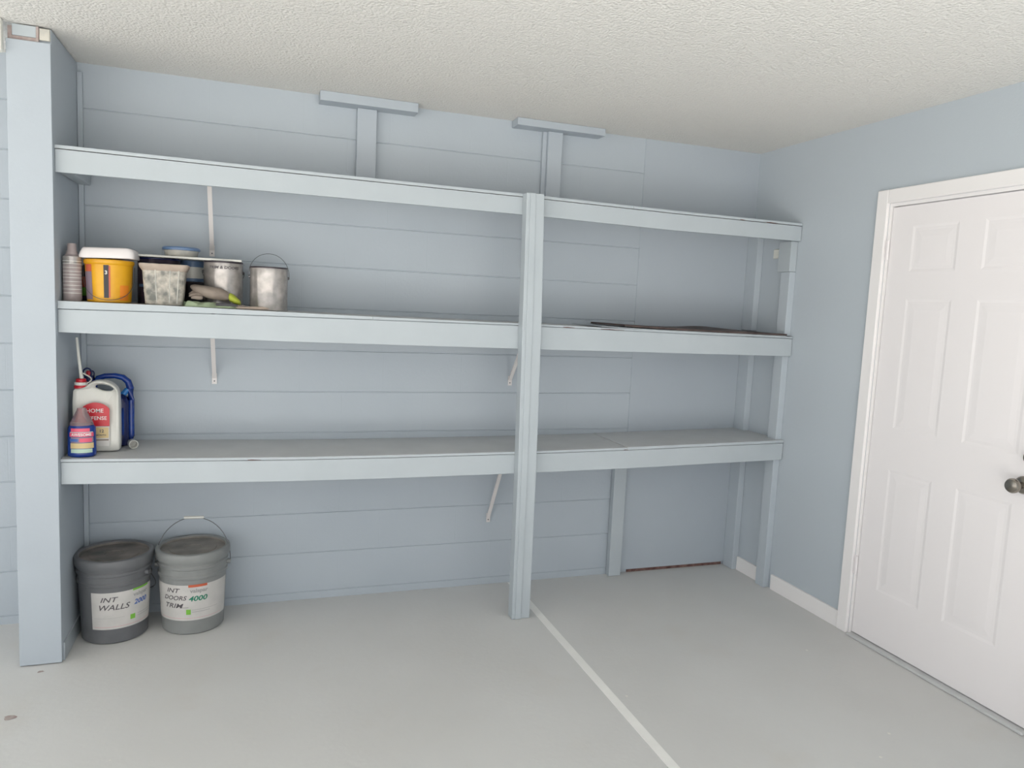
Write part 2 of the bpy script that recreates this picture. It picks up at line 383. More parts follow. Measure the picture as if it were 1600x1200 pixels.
for n, (T, Bt, th, topf) in enumerate(((T1, B1, .014, None), (T2, B2, .02, s2top), (T3, B3, .013, None))):
    tf = topf or (lambda x, T=T, th=th: interp(T, x)+th+.001)
    hi = lambda x, tf=tf: tf(x)
    lo = lambda x, T=T: interp(T, x)+.0028
    split = {0: -1.02, 1: -2.275, 2: -.97}[n]
    xa = [x for x in XS if x < split]+[split-.0008]; xb = [split+.0008]+[x for x in XS if x > split]
    bm = bmesh.new(); sweep(bm, xa, hi, lo, YF-.003, -.002)
    sh = loc(obj('shelf', bm, ['shelf_top'], unit))
    sh.data.materials.append(MT['shelf']); shelves.append(sh)
    dz = .0 if n != 2 else .003
    bm = bmesh.new(); sweep(bm, xb, lambda x: hi(x)+dz, lo, YF-.003, -.006)
    s2 = obj('board', bm, 'shelf_top', sh)
    for q in (sh, s2):       # painted front edges match the fascia
        if len(q.data.materials) < 2: q.data.materials.append(MT['shelf'])
        for p in q.data.polygons:
            if p.normal.y < -.9: p.material_index = 1
    bm = bmesh.new(); sweep(bm, XS, lambda x: interp(T, x), lambda x: interp(Bt, x), YF, YT)
    obj('fascia', bm, 'shelf', sh, bevel=.0015)
    bm = bmesh.new(); sweep(bm, [x for x in XS if x < -.86]+[-.862], lambda x: interp(T, x)-.002, lambda x: interp(Bt, x)+.002, -.042, -.004)
    if n != 0: bm.free()
    else: bm.free()
# side cleat under the top shelf on the left, block on the right wall
loc(obj('cleat', B(-3.486, -3.440, -.388, -.026, 1.950, 2.024), 'shelf', unit, bevel=.002))
loc(obj('cleat', B(-.045, -.002, -.388, -.290, 1.772, 1.934), 'shelf', unit, bevel=.002))
for n, x0_, x1_, T in ((2, -2.79, -2.735, T3), (2, -.99, -.965, T3), (0, -.235, -.165, T1), (0, -.40, -.37, T1), (1, -1.16, -1.03, T2), (1, -1.36, -1.30, T2)):
    bm = bmesh.new(); sweep(bm, [x0_, (x0_*2+x1_)/3, x1_], lambda x: interp(T, x)+.0055-.0035*abs(x-(x0_*2+x1_)/3)/(x1_-x0_), lambda x: interp(T, x)+.0018, -.4142, -.4128)
    obj('chipped_edge', bm, 'bare', shelves[n])
# front post, slightly out of plumb
bm = bmesh.new()
loft(bm, [[(x0, -.47, z), (x1, -.47, z), (x1, -.4115, z), (x0, -.4115, z)] for z, x0, x1 in ((0.001, -1.573, -1.481), (.72, -1.577, -1.484), (1.45, -1.590, -1.495), (2.036, -1.599, -1.513))])
post = loc(obj('post', bm, 'shelf', unit, bevel=.003))
bm = bmesh.new(); loft(bm, [[(x0, -.475, z), (x1, -.475, z), (x1, -.4698, z), (x0, -.4698, z)] for z, x0, x1 in ((0.002, -1.558, -1.528), (.72, -1.561, -1.531), (1.45, -1.573, -1.542), (2.036, -1.583, -1.556))])
obj('batten', bm, 'shelf', post, bevel=.0015)
# uprights against the right wall
for z0_, z1_ in ((.001, .737), ( .838, 1.314), (1.425, 1.771)):
    loc(obj('upright', B(-.040, -.001, -.388, -.318, z0_, z1_), 'wall_right', unit, bevel=.002))
for z0_, z1_ in ((.001, .80), (.85, 1.40), (1.44, 2.01)):
    loc(obj('upright', B(-.040, -.001, -.098, -.006, z0_, z1_), 'wall_right', unit, bevel=.002))
loc(obj('upright', B(-.838, -.762, -.044, -.006, .001, .800), 'shelf', unit, bevel=.002))
# thin batten in the back left corner
loc(obj('corner_batten', B(-3.488, -3.468, -.022, -.001, .001, .800), 'wall', unit, bevel=.002))
loc(obj('corner_batten', B(-3.488, -3.468, -.022, -.001, .84, 1.42), 'wall', unit, bevel=.002))
loc(obj('corner_batten', B(-3.488, -3.468, -.022, -.001, 1.46, 1.97), 'wall', unit, bevel=.002))
loc(obj('corner_batten', B(-3.488, -3.468, -.022, -.001, 2.05, 2.42), 'wall', unit, bevel=.002))
# metal brackets
def bracket(x, zf, zt, yt=-.26):
    bm = bmesh.new(); box(bm, x-.011, x+.011, -.006, -.0045, zf-.03, zf+.02)            # foot plate
    box(bm, x-.006, x+.006, yt, -.0045, zt-.006, zt-.004)                               # shelf leg
    n = Vector((0, yt+.006, zt-.006-zf)).normalized(); q = n.cross(Vector((1, 0, 0)))*.004
    a, b = Vector((x, -.006, zf)), Vector((x, yt, zt-.006))
    loft(bm, [[p+Vector((s*.0090, 0, 0))+t*q for s, t in ((-1, -1), (1, -1), (1, 1), (-1, 1))] for p in (a, b)])
    o = loc(obj('bracket', bm, 'cream', unit))
    bm = lathe(bmesh.new(), [(0, 0), (.0035, 0), (.003, .002), (0, .0025)], 12)
    bmesh.ops.transform(bm, matrix=Matrix.Translation((x, -.006, zf-.016)) @ Matrix.Rotation(PI/2, 4, 'X'), verts=bm.verts)
    obj('screw', bm, 'wire', o)
bracket(-2.955, 1.71, 2.024); bracket(-1.437, 1.73, 2.020)
bracket(-2.943, 1.12, 1.426); bracket(-1.478, 1.125, 1.426)
bracket(-1.566, .380, .806)

# ------------------------------------------------------------------ boxed end partition on the left
part = thing('boxed_partition', 'tall pale blue-grey boxed partition at the left end of the shelves, chipped at the top', 'partition', (-3.56, -.44, 0))
def pl(o): o.matrix_parent_inverse = Matrix.Translation((3.56, .44, 0)); return o
pl(obj('side_panel', B(-3.60, -3.489, -.425, -.001, .002, 2.458), 'wall', part, bevel=.002))
bm = bmesh.new(); loft(bm, [[(a, -.445, z), (b, -.445, z), (b, -.4255, z), (a, -.4255, z)] for z, a, b in ((.004, -3.636, -3.489), (2.402, -3.630, -3.488))])
pl(obj('front_board', bm, 'wall', part, bevel=.002))
pl(obj('cap_block', B(-3.612, -3.535, -.436, -.4256, 2.418, 2.458), 'shelf', part, bevel=.002))
bm = B(-3.535, -3.527, -.438, -.4256, 2.404, 2.458); box(bm, -3.614, -3.535, -.434, -.4256, 2.403, 2.417); box(bm, -3.626, -3.613, -.434, -.4256, 2.403, 2.45)
pl(obj('chipped_edge', bm, 'chip', part))
pl(obj('end_block', B(-3.526, -3.491, -.436, -.4256, 2.412, 2.455), 'clear', part, bevel=.003))
pl(obj('base_trim', B(-3.4885, -3.483, -.42, -.10, .002, .075), 'shelf', part))
o = obj('fixture_block', B(-3.80, -3.634, -.48, -.446, 2.345, 2.4615), 'cream_wood', bevel=.006)
tag(o, 'cream block fixed to the ceiling at the far left, beside the boxed partition', 'block')

# ------------------------------------------------------------------ ceiling braces
def brace(x0, x1, sx0, sx1, zc, label, lap=None):
    t = thing('ceiling_brace', label, 'brace', ((x0+x1)/2, 0, 2.04), group='T-shaped ceiling braces')
    P = Matrix.Translation((-(x0+x1)/2, 0, -2.04))
    o = obj('crosspiece', B(x0, x1, -.092, -.002, zc, H-.001), 'wall', t, bevel=.002); o.matrix_parent_inverse = P
    o = obj('stem', B(sx0, sx1, -.040, -.002, 2.042, zc-.001), 'wall', t, bevel=.002); o.matrix_parent_inverse = P
    if lap: o = obj('stem_lining', B(*lap, -.02, -.002, 2.042, zc-.001), 'wall', t, bevel=.001); o.matrix_parent_inverse = P
brace(-2.492, -2.036, -2.316, -2.224, 2.418, 'pale blue-grey T-shaped wooden brace under the ceiling above the left shelf bay')
brace(-1.530, -1.042, -1.340, -1.260, 2.425, 'pale blue-grey T-shaped wooden brace under the ceiling just right of the front post', (-1.362, -1.3405))

# ------------------------------------------------------------------ pails on the floor
def pail(x, y, body, lid, light, label, bail_up):
    t = thing('paint_pail', label, 'pail', (x, y, .001), group='five gallon pails on the floor')
    pr = [(0, 0), (.124, 0), (.130, .006), (.1405, .245), (.1405, .252), (.1465, .256), (.1475, .266), (.1425, .272), (.1435, .298), (.1495, .302), (.1505, .312), (.1455, .318), (.1465, .338), (0, .338)]
    obj('body', lathe(bmesh.new(), pr, 64), body, t, True)
    pr = [(.1475, .330), (.1555, .332), (.1575, .340), (.1575, .362), (.155, .369), (.150, .372), (.140, .371), (.137, .366), (.136, .357), (.10, .356), (.098, .359), (.04, .359), (.038, .356), (0, .356)]
    l = obj('lid', lathe(bmesh.new(), pr, 64), lid[0], t, True)
    l.data.materials.append(MT[lid[1]])
    for p in l.data.polygons:
        if p.center.xy.length > .1375: p.material_index = 1
    # wraparound paper label
    R = lambda z: .1305+.045*z+.0008
    a0, a1 = light['arc']; zb, zt = .068, .232
    la = obj('label', lathe(bmesh.new(), [(R(zb), zb), (R(.15), .15), (R(zt), zt)], 40, a0=a0, a1=a1), 'paper', t, True)
    for s, size, ang, z, m, sh, sx in light['text']:
        bm = bmesh.new(); text_cyl(bm, s, size, ang, z, .1305+.0014, 0, sh, .0004 if m == 'ink' else .0008, sx, taper=.045)
        obj('lettering', bm, m, la)
    for ax0, ax1, zz0, zz1, m in light['marks']:
        obj('printed_mark', lathe(bmesh.new(), [(R(zz0)+.0005, zz0), (R(zz1)+.0005, zz1)], 12, a0=ax0, a1=ax1), m, la, True)
    # ears and bail
    pv = light['pivot']; P = Vector((math.sin(pv), -math.cos(pv), 0)); Q = Vector((-P.y, P.x, 0))
    for s in (1, -1):
        bm = bmesh.new(); tube(bm, [P*s*.143+Vector((0, 0, .287)), P*s*.160+Vector((0, 0, .287))], .011, 12); obj('ear', bm, body, t, True)
    bm = bmesh.new(); pts = []
    for i in range(25):
        a = PI*i/24; c = P*math.cos(a)*.159
        if bail_up: pts.append(c + Vector((0, 0, .287+.205*math.sin(a)**.9)) + Q*.02*math.sin(a))
        else: pts.append(c + Q*(.160*math.sin(a)+.004) + Vector((0, 0, .287-.150*math.sin(a)**.9)))
    hd = obj('bail_handle', tube(bm, pts, .0018, 6), 'wire', t, True)
    if bail_up:
        m_ = pts[12]; bm = bmesh.new(); tube(bm, [m_-P*.042, m_+P*.042], .0065, 10); obj('grip', bm, 'whitep', hd, True)
D = math.radians
pail(-3.338, -.185, 'pail', ('lid', 'pail'), dict(arc=(D(-30), D(88)), pivot=D(66), text=[
    ('INT', .030, D(-2), .200, 'ink', .3, 1.3), ('WALLS', .034, D(6), .165, 'ink', .3, 1.15), ('valspar', .024, D(54), .206, 'greyprint', 0, 1.1),
    ('2000', .030, D(54), .170, 'pblue', .2, 1.1)],
    marks=[(D(38), D(72), .225, .2335, 'green'), (D(34), D(43), .098, .120, 'green'), (D(48), D(78), .105, .107, 'greyprint'), (D(48), D(78), .115, .117, 'greyprint'), (D(-26), D(24), .118, .1188, 'greyprint'), (D(-26), D(80), .078, .0788, 'pinkred')]),
     'dark grey plastic paint pail beside the partition with a blue 2000 on its label', False)
pail(-3.022, -.165, 'pail_light', ('lid_light', 'pail_light'), dict(arc=(D(-84), D(78)), pivot=D(86), text=[
    ('INT', .028, D(-33), .206, 'ink', .3, 1.3), ('DOORS', .028, D(-30), .172, 'ink', .3, 1.1), ('TRIM', .030, D(-33), .136, 'ink', .3, 1.3), ('valspar', .024, D(14), .205, 'greyprint', 0, 1.1),
    ('4000', .032, D(12), .168, 'dgreen', .2, 1.2)],
    marks=[(D(-4), D(28), .222, .2335, 'orangered'), (D(-8), D(0), .096, .120, 'green'), (D(2), D(34), .106, .108, 'greyprint'), (D(2), D(50), .116, .1175, 'greyprint'), (D(-60), D(60), .078, .0788, 'pinkred'), (D(-20), D(-4), .128, .1295, 'ink')]),
     'lighter grey plastic paint pail with raised wire bail, a green 4000 on its label', True)

# ------------------------------------------------------------------ things on the middle shelf
def on2(x): return s2top(x)+.001
# aerosol can
x, y = -3.452, -.335; t = thing('spray_can', 'tall pinkish-grey aerosol can at the left end of the middle shelf', 'spray can', (x, y, on2(x)))
obj('body', lathe(bmesh.new(), [(0, 0), (.031, 0), (.033, .003), (.033, .168), (.032, .172), (.030, .174), (.022, .183), (.020, .186), (0, .186)], 40), 'spray', t, True)
obj('cap', lathe(bmesh.new(), [(.021, .184), (.021, .190), (.017, .198), (.0165, .222), (.013, .226), (0, .226)], 32), 'spray', t, True)
bm = bmesh.new()
for z in (.03, .045, .06, .075, .09, .102, .115, .13, .145, .155): lathe(bm, [(.0333, z), (.0333, z+.002)], 40)
obj('printed_lines', bm, 'whitep', t)
lb = obj('rim', lathe(bmesh.new(), [(.032, .1), (.0335, .170), (.0335, .174), (.031, .176)], 40), 'steel', t, True)
# small bottle behind it
x, y = -3.435, -.115; t = thing('colorant_bottle', 'small dark bottle with an orange label behind the aerosol can and yellow pail', 'bottle', (x, y, on2(x)))
obj('body', lathe(bmesh.new(), [(0, 0), (.034, 0), (.035, .004), (.035, .135), (.02, .15), (.012, .154), (.012, .165), (0, .165)], 32), 'black', t, True)
obj('label', lathe(bmesh.new(), [(.0356, .02), (.0356, .055)], 32), 'green', t, True); obj('label', lathe(bmesh.new(), [(.0356, .056), (.0356, .10)], 32), 'orangered', t, True)
# yellow pail
x, y = -3.328, -.295; t = thing('yellow_pail', 'yellow plastic paint pail with a black band and hanging wire handle', 'pail', (x, y, on2(x)))
obj('body', lathe(bmesh.new(), [(0, 0), (.076, 0), (.080, .004), (.087, .150), (.091, .153), (.0925, .158), (.0925, .166), (.089, .170), (.085, .168), (.083, .150), (.07, .03), (0, .03)], 56), 'yellow', t, True)
r_ = lambda z: .0805+.0448*z+.0008
for a0, a1, zz0, zz1, m in ((-14, -2, .018, .148, 'black'), (-80, -46, .01, .12, 'purple'), (-70, -46, .12, .148, 'orangered'), (26, 54, .01, .07, 'orange'), (-2, 2, .02, .145, 'orangered')):
    obj('label', lathe(bmesh.new(), [(r_(zz0), zz0), (r_(zz1), zz1)], 14, a0=D(a0+10), a1=D(a1+10)), m, t, True)
bm = bmesh.new(); text_cyl(bm, '3', .02, D(2), .118, .0805+.0018, 0, 0, .0006, 1, taper=.045); obj('lettering', bm, 'whitep', t)
bm = bmesh.new(); text_cyl(bm, 'A', .014, D(2), .055, .0805+.0018, 0, 0, .0004, 1, taper=.045); text_cyl(bm, 'B', .014, D(2), .033, .0805+.0018, 0, 0, .0004, 1, taper=.045); bm.free()
P = Vector((math.sin(D(97)), -math.cos(D(97)), 0)); Q = Vector((-P.y, P.x, 0)); Q = Q if Q.y < 0 else -Q
bm = bmesh.new(); tube(bm, [P*math.cos(PI*i/24)*.092 + Q*(.094*math.sin(PI*i/24)) + Vector((0, 0, .145-.135*math.sin(PI*i/24)**.55)) for i in range(25)], .0013, 6)
obj('bail_handle', bm, 'wire', t, True)
# white folded packet/lid resting on it
x, y = -3.324, -.295; o = bmesh.new()
secs = []
for s, z, jx in ((1.0, 0, 0), (1.02, .006, 0), (.99, .022, .002), (.93, .036, .003), (.86, .041, .002)):
    secs.append([(px*s+jx, py*s, z+.004*math.sin(px*30)) for px, py in rrect(.196, .168, .022)])
loft(o, secs); o = obj('plastic_tray', o, 'whitecloth', smooth=True); o.location = (x, y, on2(x)+.1755)
tag(o, 'white shallow plastic tray turned upside down on top of the yellow pail', 'tray')
# gallon cans
def can(x, y, z, r, h, body, label, name='paint_can', bail=None, lidm='rim', bands=(), texts=(), pivot=90):
    t = thing(name, label, 'can', (x, y, z))
    obj('body', lathe(bmesh.new(), [(0, .002), (r-.002, .002), (r, 0), (r+.0006, .002), (r, .004), (r-.0006, .006), (r-.0006, h-.008), (r+.0006, h-.006), (r+.0006, h-.003), (r, h-.001), (r-.004, h-.001), (r-.005, h-.006), (0, h-.006)], 56), body, t, True)
    obj('lid', lathe(bmesh.new(), [(r-.005, h-.004), (r-.006, h), (r-.012, h+.0005), (r-.016, h-.003), (0, h-.003)], 56), lidm, t, True)
    obj('rim', lathe(bmesh.new(), [(r+.0004, h-.007), (r+.0013, h-.005), (r+.0013, h-.002), (r-.0005, h)], 56), lidm, t, True)
    for a0, a1, zz0, zz1, m in bands: obj('label', lathe(bmesh.new(), [(r+.0003, zz0), (r+.0003, zz1)], 30, a0=D(a0), a1=D(a1)), m, t, True)
    for s, size, a, zz, m, sh in texts:
        bm = bmesh.new(); text_cyl(bm, s, size, D(a), zz, r+.0008, 0, sh, .0004, 1.15); obj('lettering', bm, m, t)
    P = Vector((math.sin(D(pivot)), -math.cos(D(pivot)), 0)); Q = Vector((-P.y, P.x, 0)); Q = Q if Q.y < 0 else -Q
    if bail:
        for s in (1, -1):
            bm = bmesh.new(); tube(bm, [P*s*(r-.002)+Vector((0, 0, h-.045)), P*s*(r+.006)+Vector((0, 0, h-.045))], [.009, .005], 10); obj('ear', bm, 'wire', t, True)
        pts = []
        for i in range(25):
            a = PI*i/24; c = P*math.cos(a)*(r+.005)
            if bail == 'up': pts.append(c+Vector((0, 0, h-.045+.103*math.sin(a)**.85)))
            else: pts.append(c-Q*(r+.004)*math.sin(a)+Vector((0, 0, h-.045-.06*math.sin(a))))
        bm = bmesh.new(); obj('bail_handle', tube(bm, pts, .0013, 6), 'wire', t, True)
    return t
TRZ = 1.652
x = -3.160; z = on2(x)
can(x, -.150, z, .084, TRZ-z-.001, 'darkcan', 'dark navy paint can standing between the yellow pail and the splattered tub', texts=[('SATIN', .016, -22, .055, 'whitep', 0), ('INTERIOR', .011, -22, .105, 'greyprint', 0)], bands=[(-60, 40, .070, .082, 'lidblue')], lidm='navy')
x = -3.033; z = on2(x)
can(x, -.062, z, .053, .104, 'black', 'small dark can at the bottom of a stack behind the splattered tub', lidm='rim')
can(x, -.062, z+.1055, .053, TRZ-z-.1065, 'lidblue', 'small blue-banded white can stacked under the white board', bands=[(-170, 170, .014, .064, 'whitep')], lidm='lidblue')
x = -2.898; z = on2(x)
can(x, -.205, z, .081, TRZ-z-.001, 'steel', 'silver gallon paint can with black handwriting near its rim, beside the gloves', bail='down', texts=[('TRIM & DOORS', .0165, 4, .171, 'ink', .15)])
x = -2.709; z = on2(x)
can(x, -.255, z, .080, .188, 'steel', 'silver gallon paint can with a raised wire handle, rightmost on the shelf', bail='up', pivot=92)
# white board across the cans and the blue-lidded tub
bm = bmesh.new(); box(bm, -3.240, -2.822, -.262, -.060, TRZ, TRZ+.0095)
o = obj('white_board', bm, 'whitep', bevel=.002); tag(o, 'thin white board lying across the tops of the paint cans', 'board')
t = thing('lidded_tub', 'round shallow food tub with a slate-blue lid on top of the white board', 'tub', (-3.070, -.165, TRZ+.0105))
obj('body', lathe(bmesh.new(), [(0, 0), (.060, 0), (.064, .003), (.070, .027), (0, .027)], 40), 'clear', t, True)
obj('lid', lathe(bmesh.new(), [(.071, .026), (.076, .027), (.0765, .036), (.072, .041), (.066, .038), (0, .038)], 40), 'lidblue', t, True)
# splattered tub
x, y = -3.118, -.332; t = thing('splattered_tub', 'square translucent tub caked in dried paint, in front of the dark can', 'tub', (x, y, on2(x)))
bm = bmesh.new(); S = []
for w_, d_, z in ((.135, .088, 0), (.142, .094, .004), (.163, .108, .150), (.180, .122, .153), (.182, .124, .164), (.178, .120, .166), (.162, .106, .162), (.140, .09, .012)):
    S.append([(px, py, z) for px, py in rrect(w_, d_, .022)])
loft(bm, S); obj('body', bm, 'splat', t, True)
bm = bmesh.new(); S = [[(px, py, z) for px, py in rrect(w_, d_, .023)] for w_, d_, z in ((.1635, .1085, .138), (.1818, .1238, .1525), (.1845, .1265, .160), (.1835, .1255, .1645))]
loft(bm, S, cap0=False, cap1=False); obj('rim', bm, 'stick', t, True)
for xx in (-.03, .025, .058):
    bm = bmesh.new(); tube(bm, [(xx*.85, -.046, .008), (xx, -.0545, .145)], .0022, 6); obj('rib', bm, 'clear', t, True)
# gloves, rag, stick
def blob(path, widths, hts, n=10, seed=0):
    """soft flattened tube with folds along a path"""
    rnd = random.Random(seed); bm = bmesh.new(); S = []; pts = [Vector(p) for p in path]
    for i, p in enumerate(pts):
        t_ = (pts[min(i+1, len(pts)-1)]-pts[max(i-1, 0)]).normalized(); a = t_.cross(Vector((0, 0, 1))).normalized()
        S.append([p + a*widths[i]*math.cos(2*PI*k/n)*(1+rnd.uniform(-.08, .08)) + Vector((0, 0, max(hts[i]*math.sin(2*PI*k/n)*(1+rnd.uniform(-.15, .15)), -p.z+.001))) for k in range(n)])
    loft(bm, S); return bm
x = -2.94; Z2 = on2(-2.94)
t = thing('work_glove', 'crumpled brown-grey work glove with a lime cuff lying before the silver cans', 'glove', (x+.016, -.328, Z2+.008))
def sub(o, lv=2): md = o.modifiers.new('s', 'SUBSURF'); md.levels = lv; md.render_levels = lv; return o
sub(obj('palm', blob([(-.100, .012, .075), (-.085, .008, .070), (-.05, .0, .060), (-.01, -.004, .052), (.03, -.004, .046), (.062, -.006, .036)], [.004, .024, .036, .042, .042, .028], [.004, .016, .024, .028, .028, .019], 12, 3), 'glove', t, True), 1)
sub(obj('cuff', blob([(.052, -.006, .040), (.068, -.008, .032), (.090, -.010, .020), (.102, -.010, .014)], [.030, .036, .034, .026], [.020, .021, .015, .008], 12, 5), 'cuff', t, True), 1)
for i, (dy, dz, L_) in enumerate(((.020, .070, .055), (.006, .060, .062), (-.010, .048, .060), (-.024, .036, .050))):
    sub(obj('finger', blob([(-.045, dy*.8, dz*.85), (-.07, dy, dz*.86), (-.045-L_*.7, dy*1.1, dz*.75+.006), (-.045-L_, dy*1.1, dz*.62+.006)], [.010, .011, .010, .005], [.010, .011, .010, .004], 8, 20+i), 'glove', t, True), 1)
bm = bmesh.new()
nx, ny = 26, 9
rnd = random.Random(4)
grid = []
for i in range(nx+1):
    row = []
    for j in range(ny+1):
        u, v = i/nx, j/ny
        px = -.092+.190*u+.012*math.sin(7*v); py = -.055+.085*v
        hz = .008+.011*(math.sin(v*13+u*4)**2)*(1-u*.6)+.003*math.sin(u*17+v*5)+.005*math.sin(PI*v)
        if u > .92: hz *= (1-u)/.08+.15
        if v < .08 or v > .92: hz = .003
        row.append((px, py, max(.002, hz)))
    grid.append(row)
top = [[bm.verts.new(p) for p in r_2] for r_2 in grid]; bot = [[bm.verts.new((p[0], p[1], .0008)) for p in r_2] for r_2 in grid]
for i in range(nx):
    for j in range(ny):
        bm.faces.new((top[i][j], top[i+1][j], top[i+1][j+1], top[i][j+1])); bm.faces.new((bot[i][j], bot[i][j+1], bot[i+1][j+1], bot[i+1][j]))
for i in range(nx):
    bm.faces.new((top[i][0], bot[i][0], bot[i+1][0], top[i+1][0])); bm.faces.new((top[i][ny], top[i+1][ny], bot[i+1][ny], bot[i][ny]))
for j in range(ny):
    bm.faces.new((top[0][j], top[0][j+1], bot[0][j+1], bot[0][j])); bm.faces.new((top[nx][j], bot[nx][j], bot[nx][j+1], top[nx][j+1]))
o = obj('green_rag', bm, 'rag', smooth=True); o.location = (-2.945, -.345, Z2); tag(o, 'folded faded green rag under the brown-grey glove', 'rag')
bm = bmesh.new(); outl = [(-.006, -.012), (.006, -.012)]
sec = [(-.10, .010, .008), (-.04, .013, .010), (.02, .015, .011), (.06, .016, .012), (.085, .012, .007)]
loft(bm, [[(a, -b, 0), (a, b, 0), (a, b*.9, c), (a, -b*.9, c)] for a, b, c in sec])
o = obj('stir_stick', bm, 'stick', bevel=.002); o.location = (-2.795, -.372, Z2); o.rotation_euler = (0, 0, D(3)); tag(o, 'flat paint-crusted wooden stir stick at the shelf edge before the silver cans', 'stick')
t = thing('putty_knife', 'black-handled scraper lying at the shelf edge below the glove cuff', 'scraper', (-2.865, -.388, Z2))
bm = bmesh.new(); loft(bm, [[(a, -b, .014-c), (a, b, .014-c), (a, b, .014+c), (a, -b, .014+c)] for a, b, c in ((-.055, .006, .004), (-.03, .009, .006), (.02, .008, .006), (.03, .006, .004))]); obj('handle', bm, 'black', t, bevel=.002)
bm = bmesh.new(); loft(bm, [[(a, -b, .0135), (a, b, .0135), (a, b, .0145), (a, -b, .0145)] for a, b in ((.03, .006), (.045, .014), (.062, .016))]); obj('blade', bm, 'stick', t)
# warped sheets at the right of the middle shelf
def sheet(name, x0, x1, y0, y1, f, th, m, label):
    bm = bmesh.new(); N_ = 24
    xs = [x0+(x1-x0)*i/N_ for i in range(N_+1)]
    loft(bm, [[(x, y0, f(x, 0)), (x, y1, f(x, 1)), (x, y1, f(x, 1)+th), (x, y0, f(x, 0)+th)] for x in xs])
    return tag(obj(name, bm, m), label, 'sheet')
sheet('plywood_sheet', -1.155, -.05, -.414, -.05, lambda x, v: s2top(x)+.0006+.004*max(0, (-.75-x)/.4)**2, .003, 'shelf', 'thin pale painted sheet lying under the dark hardboard on the middle shelf')
sheet('hardboard_sheet', -1.030, -.046, -.416, -.02, lambda x, v: s2top(x)+.0052+.006*max(0, (-.55-x)/.45)**1.5+(.014*v*math.exp(-((x+.33)/.16)**2)), .009, 'hardboard', 'dark brown warped hardboard sheet on the right end of the middle shelf')
o = obj('wall_hook', B(-.013, -.0005, -.262, -.205, 1.850, 1.902), 'cream_wood', bevel=.004); tag(o, 'small cream tab stuck on the right wall below the top shelf', 'tab')

# ------------------------------------------------------------------ things on the bottom shelf
def s3(x): return interp(T3, x)+.0145
x = -3.385; Z3 = s3(-3.385)+.001
t = thing('pest_spray_jug', 'big white jug with red label and red cap behind the blue spray bottle', 'jug', (x, -.255, Z3))
# body with an open handle: outline with a hole, extruded
bm = bmesh.new()
outer = [(-.078, .006), (-.072, 0), (.078, 0), (.086, .006), (.088, .02), (.088, .235), (.084, .262), (.070, .283), (.048, .297), (.020, .303), (-.006, .301), (-.022, .292), (-.036, .278), (-.046, .270), (-.082, .268), (-.088, .258), (-.088, .02)]
hole = []
for i in range(len(outer)):
    a = 2*PI*(i+.5)/len(outer)
# hole as ellipse sampled by matching angles of the outline around its centre
hc = (.030, .268)
for px, pz in outer:
    a = math.atan2(pz-hc[1], px-hc[0]); rx, rz = .038, .0125; tl = D(-12)
    ca, sa = math.cos(a-tl), math.sin(a-tl); rr = 1/math.sqrt((ca/rx)**2+(sa/rz)**2)
    hole.append((hc[0]+rr*math.cos(a), hc[1]+rr*math.sin(a)))
def ring(pts, s, y, c=(0, .15)): return [bm.verts.new((c[0]+(a-c[0])*s, y, c[1]+(b-c[1])*s)) for a, b in pts]
def ringh(s, y): return [bm.verts.new((hc[0]+(a-hc[0])*s, y, hc[1]+(b-hc[1])*s)) for a, b in hole]
R_ = [ringh(1.0, -.006), ringh(1.25, -.015), ring(outer, .94, -.040), ring(outer, 1, -.030), ring(outer, 1, .030), ring(outer, .94, .040), ringh(1.25, .015), ringh(1.0, .006)]
n_ = len(outer)
for A, D_ in zip(R_, R_[1:]+R_[:1]):
    for i in range(n_): bm.faces.new((A[i], A[(i+1) % n_], D_[(i+1) % n_], D_[i]))
o = obj('body', bm, 'whitep', t, True); sub(o, 1)
obj('cap', lathe(bmesh.new(), [(.026, .266), (.026, .276), (.024, .277), (.024, .287), (.022, .288), (.022, .292), (.019, .293), (.019, .303), (.015, .306), (0, .306)], 32, cx=-.058), 'red', t, True)
obj('cap_band', lathe(bmesh.new(), [(.0245, .279), (.0248, .280), (.0248, .290), (.022, .2915)], 32, cx=-.058), 'whitep', t, True)
bm = bmesh.new(); tube(bm, [(-.055, 0, .300), (-.060, 0, .34), (-.066, .002, .40), (-.072, .004, .475)], [.0075, .0065, .006, .005], 12); obj('wand', bm, 'whitep', t, True)
bm = bmesh.new(); tube(bm, [(-.052+.034*math.sin(PI*i/14), -.012, .330-.052*(i/14)) for i in range(15)], .0028, 8); obj('hose', bm, 'clear', t, True)
yl = -.0415
bm = bmesh.new(); ol = [(-.052, .112), (.052, .112)] + [(.052, .185)] + [(.052-.104*i/10, .185+.026*math.sin(PI*(i/10))**.7) for i in range(1, 10)] + [(-.052, .185)]
prism_y(bm, ol, yl-.0008, yl); la = obj('label', bm, 'red', t)
bm = bmesh.new(); text_flat(bm, 'HOME', .023, -.002, yl-.0014, .176, bold=.0002); text_flat(bm, 'DEFENSE', .0215, .0, yl-.0014, .145, bold=.0002); obj('lettering', bm, 'whitecloth', la)
obj('lower_label', B(-.052, .052, yl-.0008, yl, .028, .111), 'paper', t)
l2 = obj('printed_panel', B(-.012, .048, yl-.0014, yl-.0009, .062, .107), 'tan', t)
bm = bmesh.new(); text_flat(bm, '12', .018, .022, yl-.002, .091, bold=.0006); text_flat(bm, 'MONTH', .010, .020, yl-.002, .074, bold=.0003); obj('lettering', bm, 'ink', l2)
obj('printed_bar', B(-.005, .048, yl-.0014, yl-.0009, .051, .057), 'glove', t)
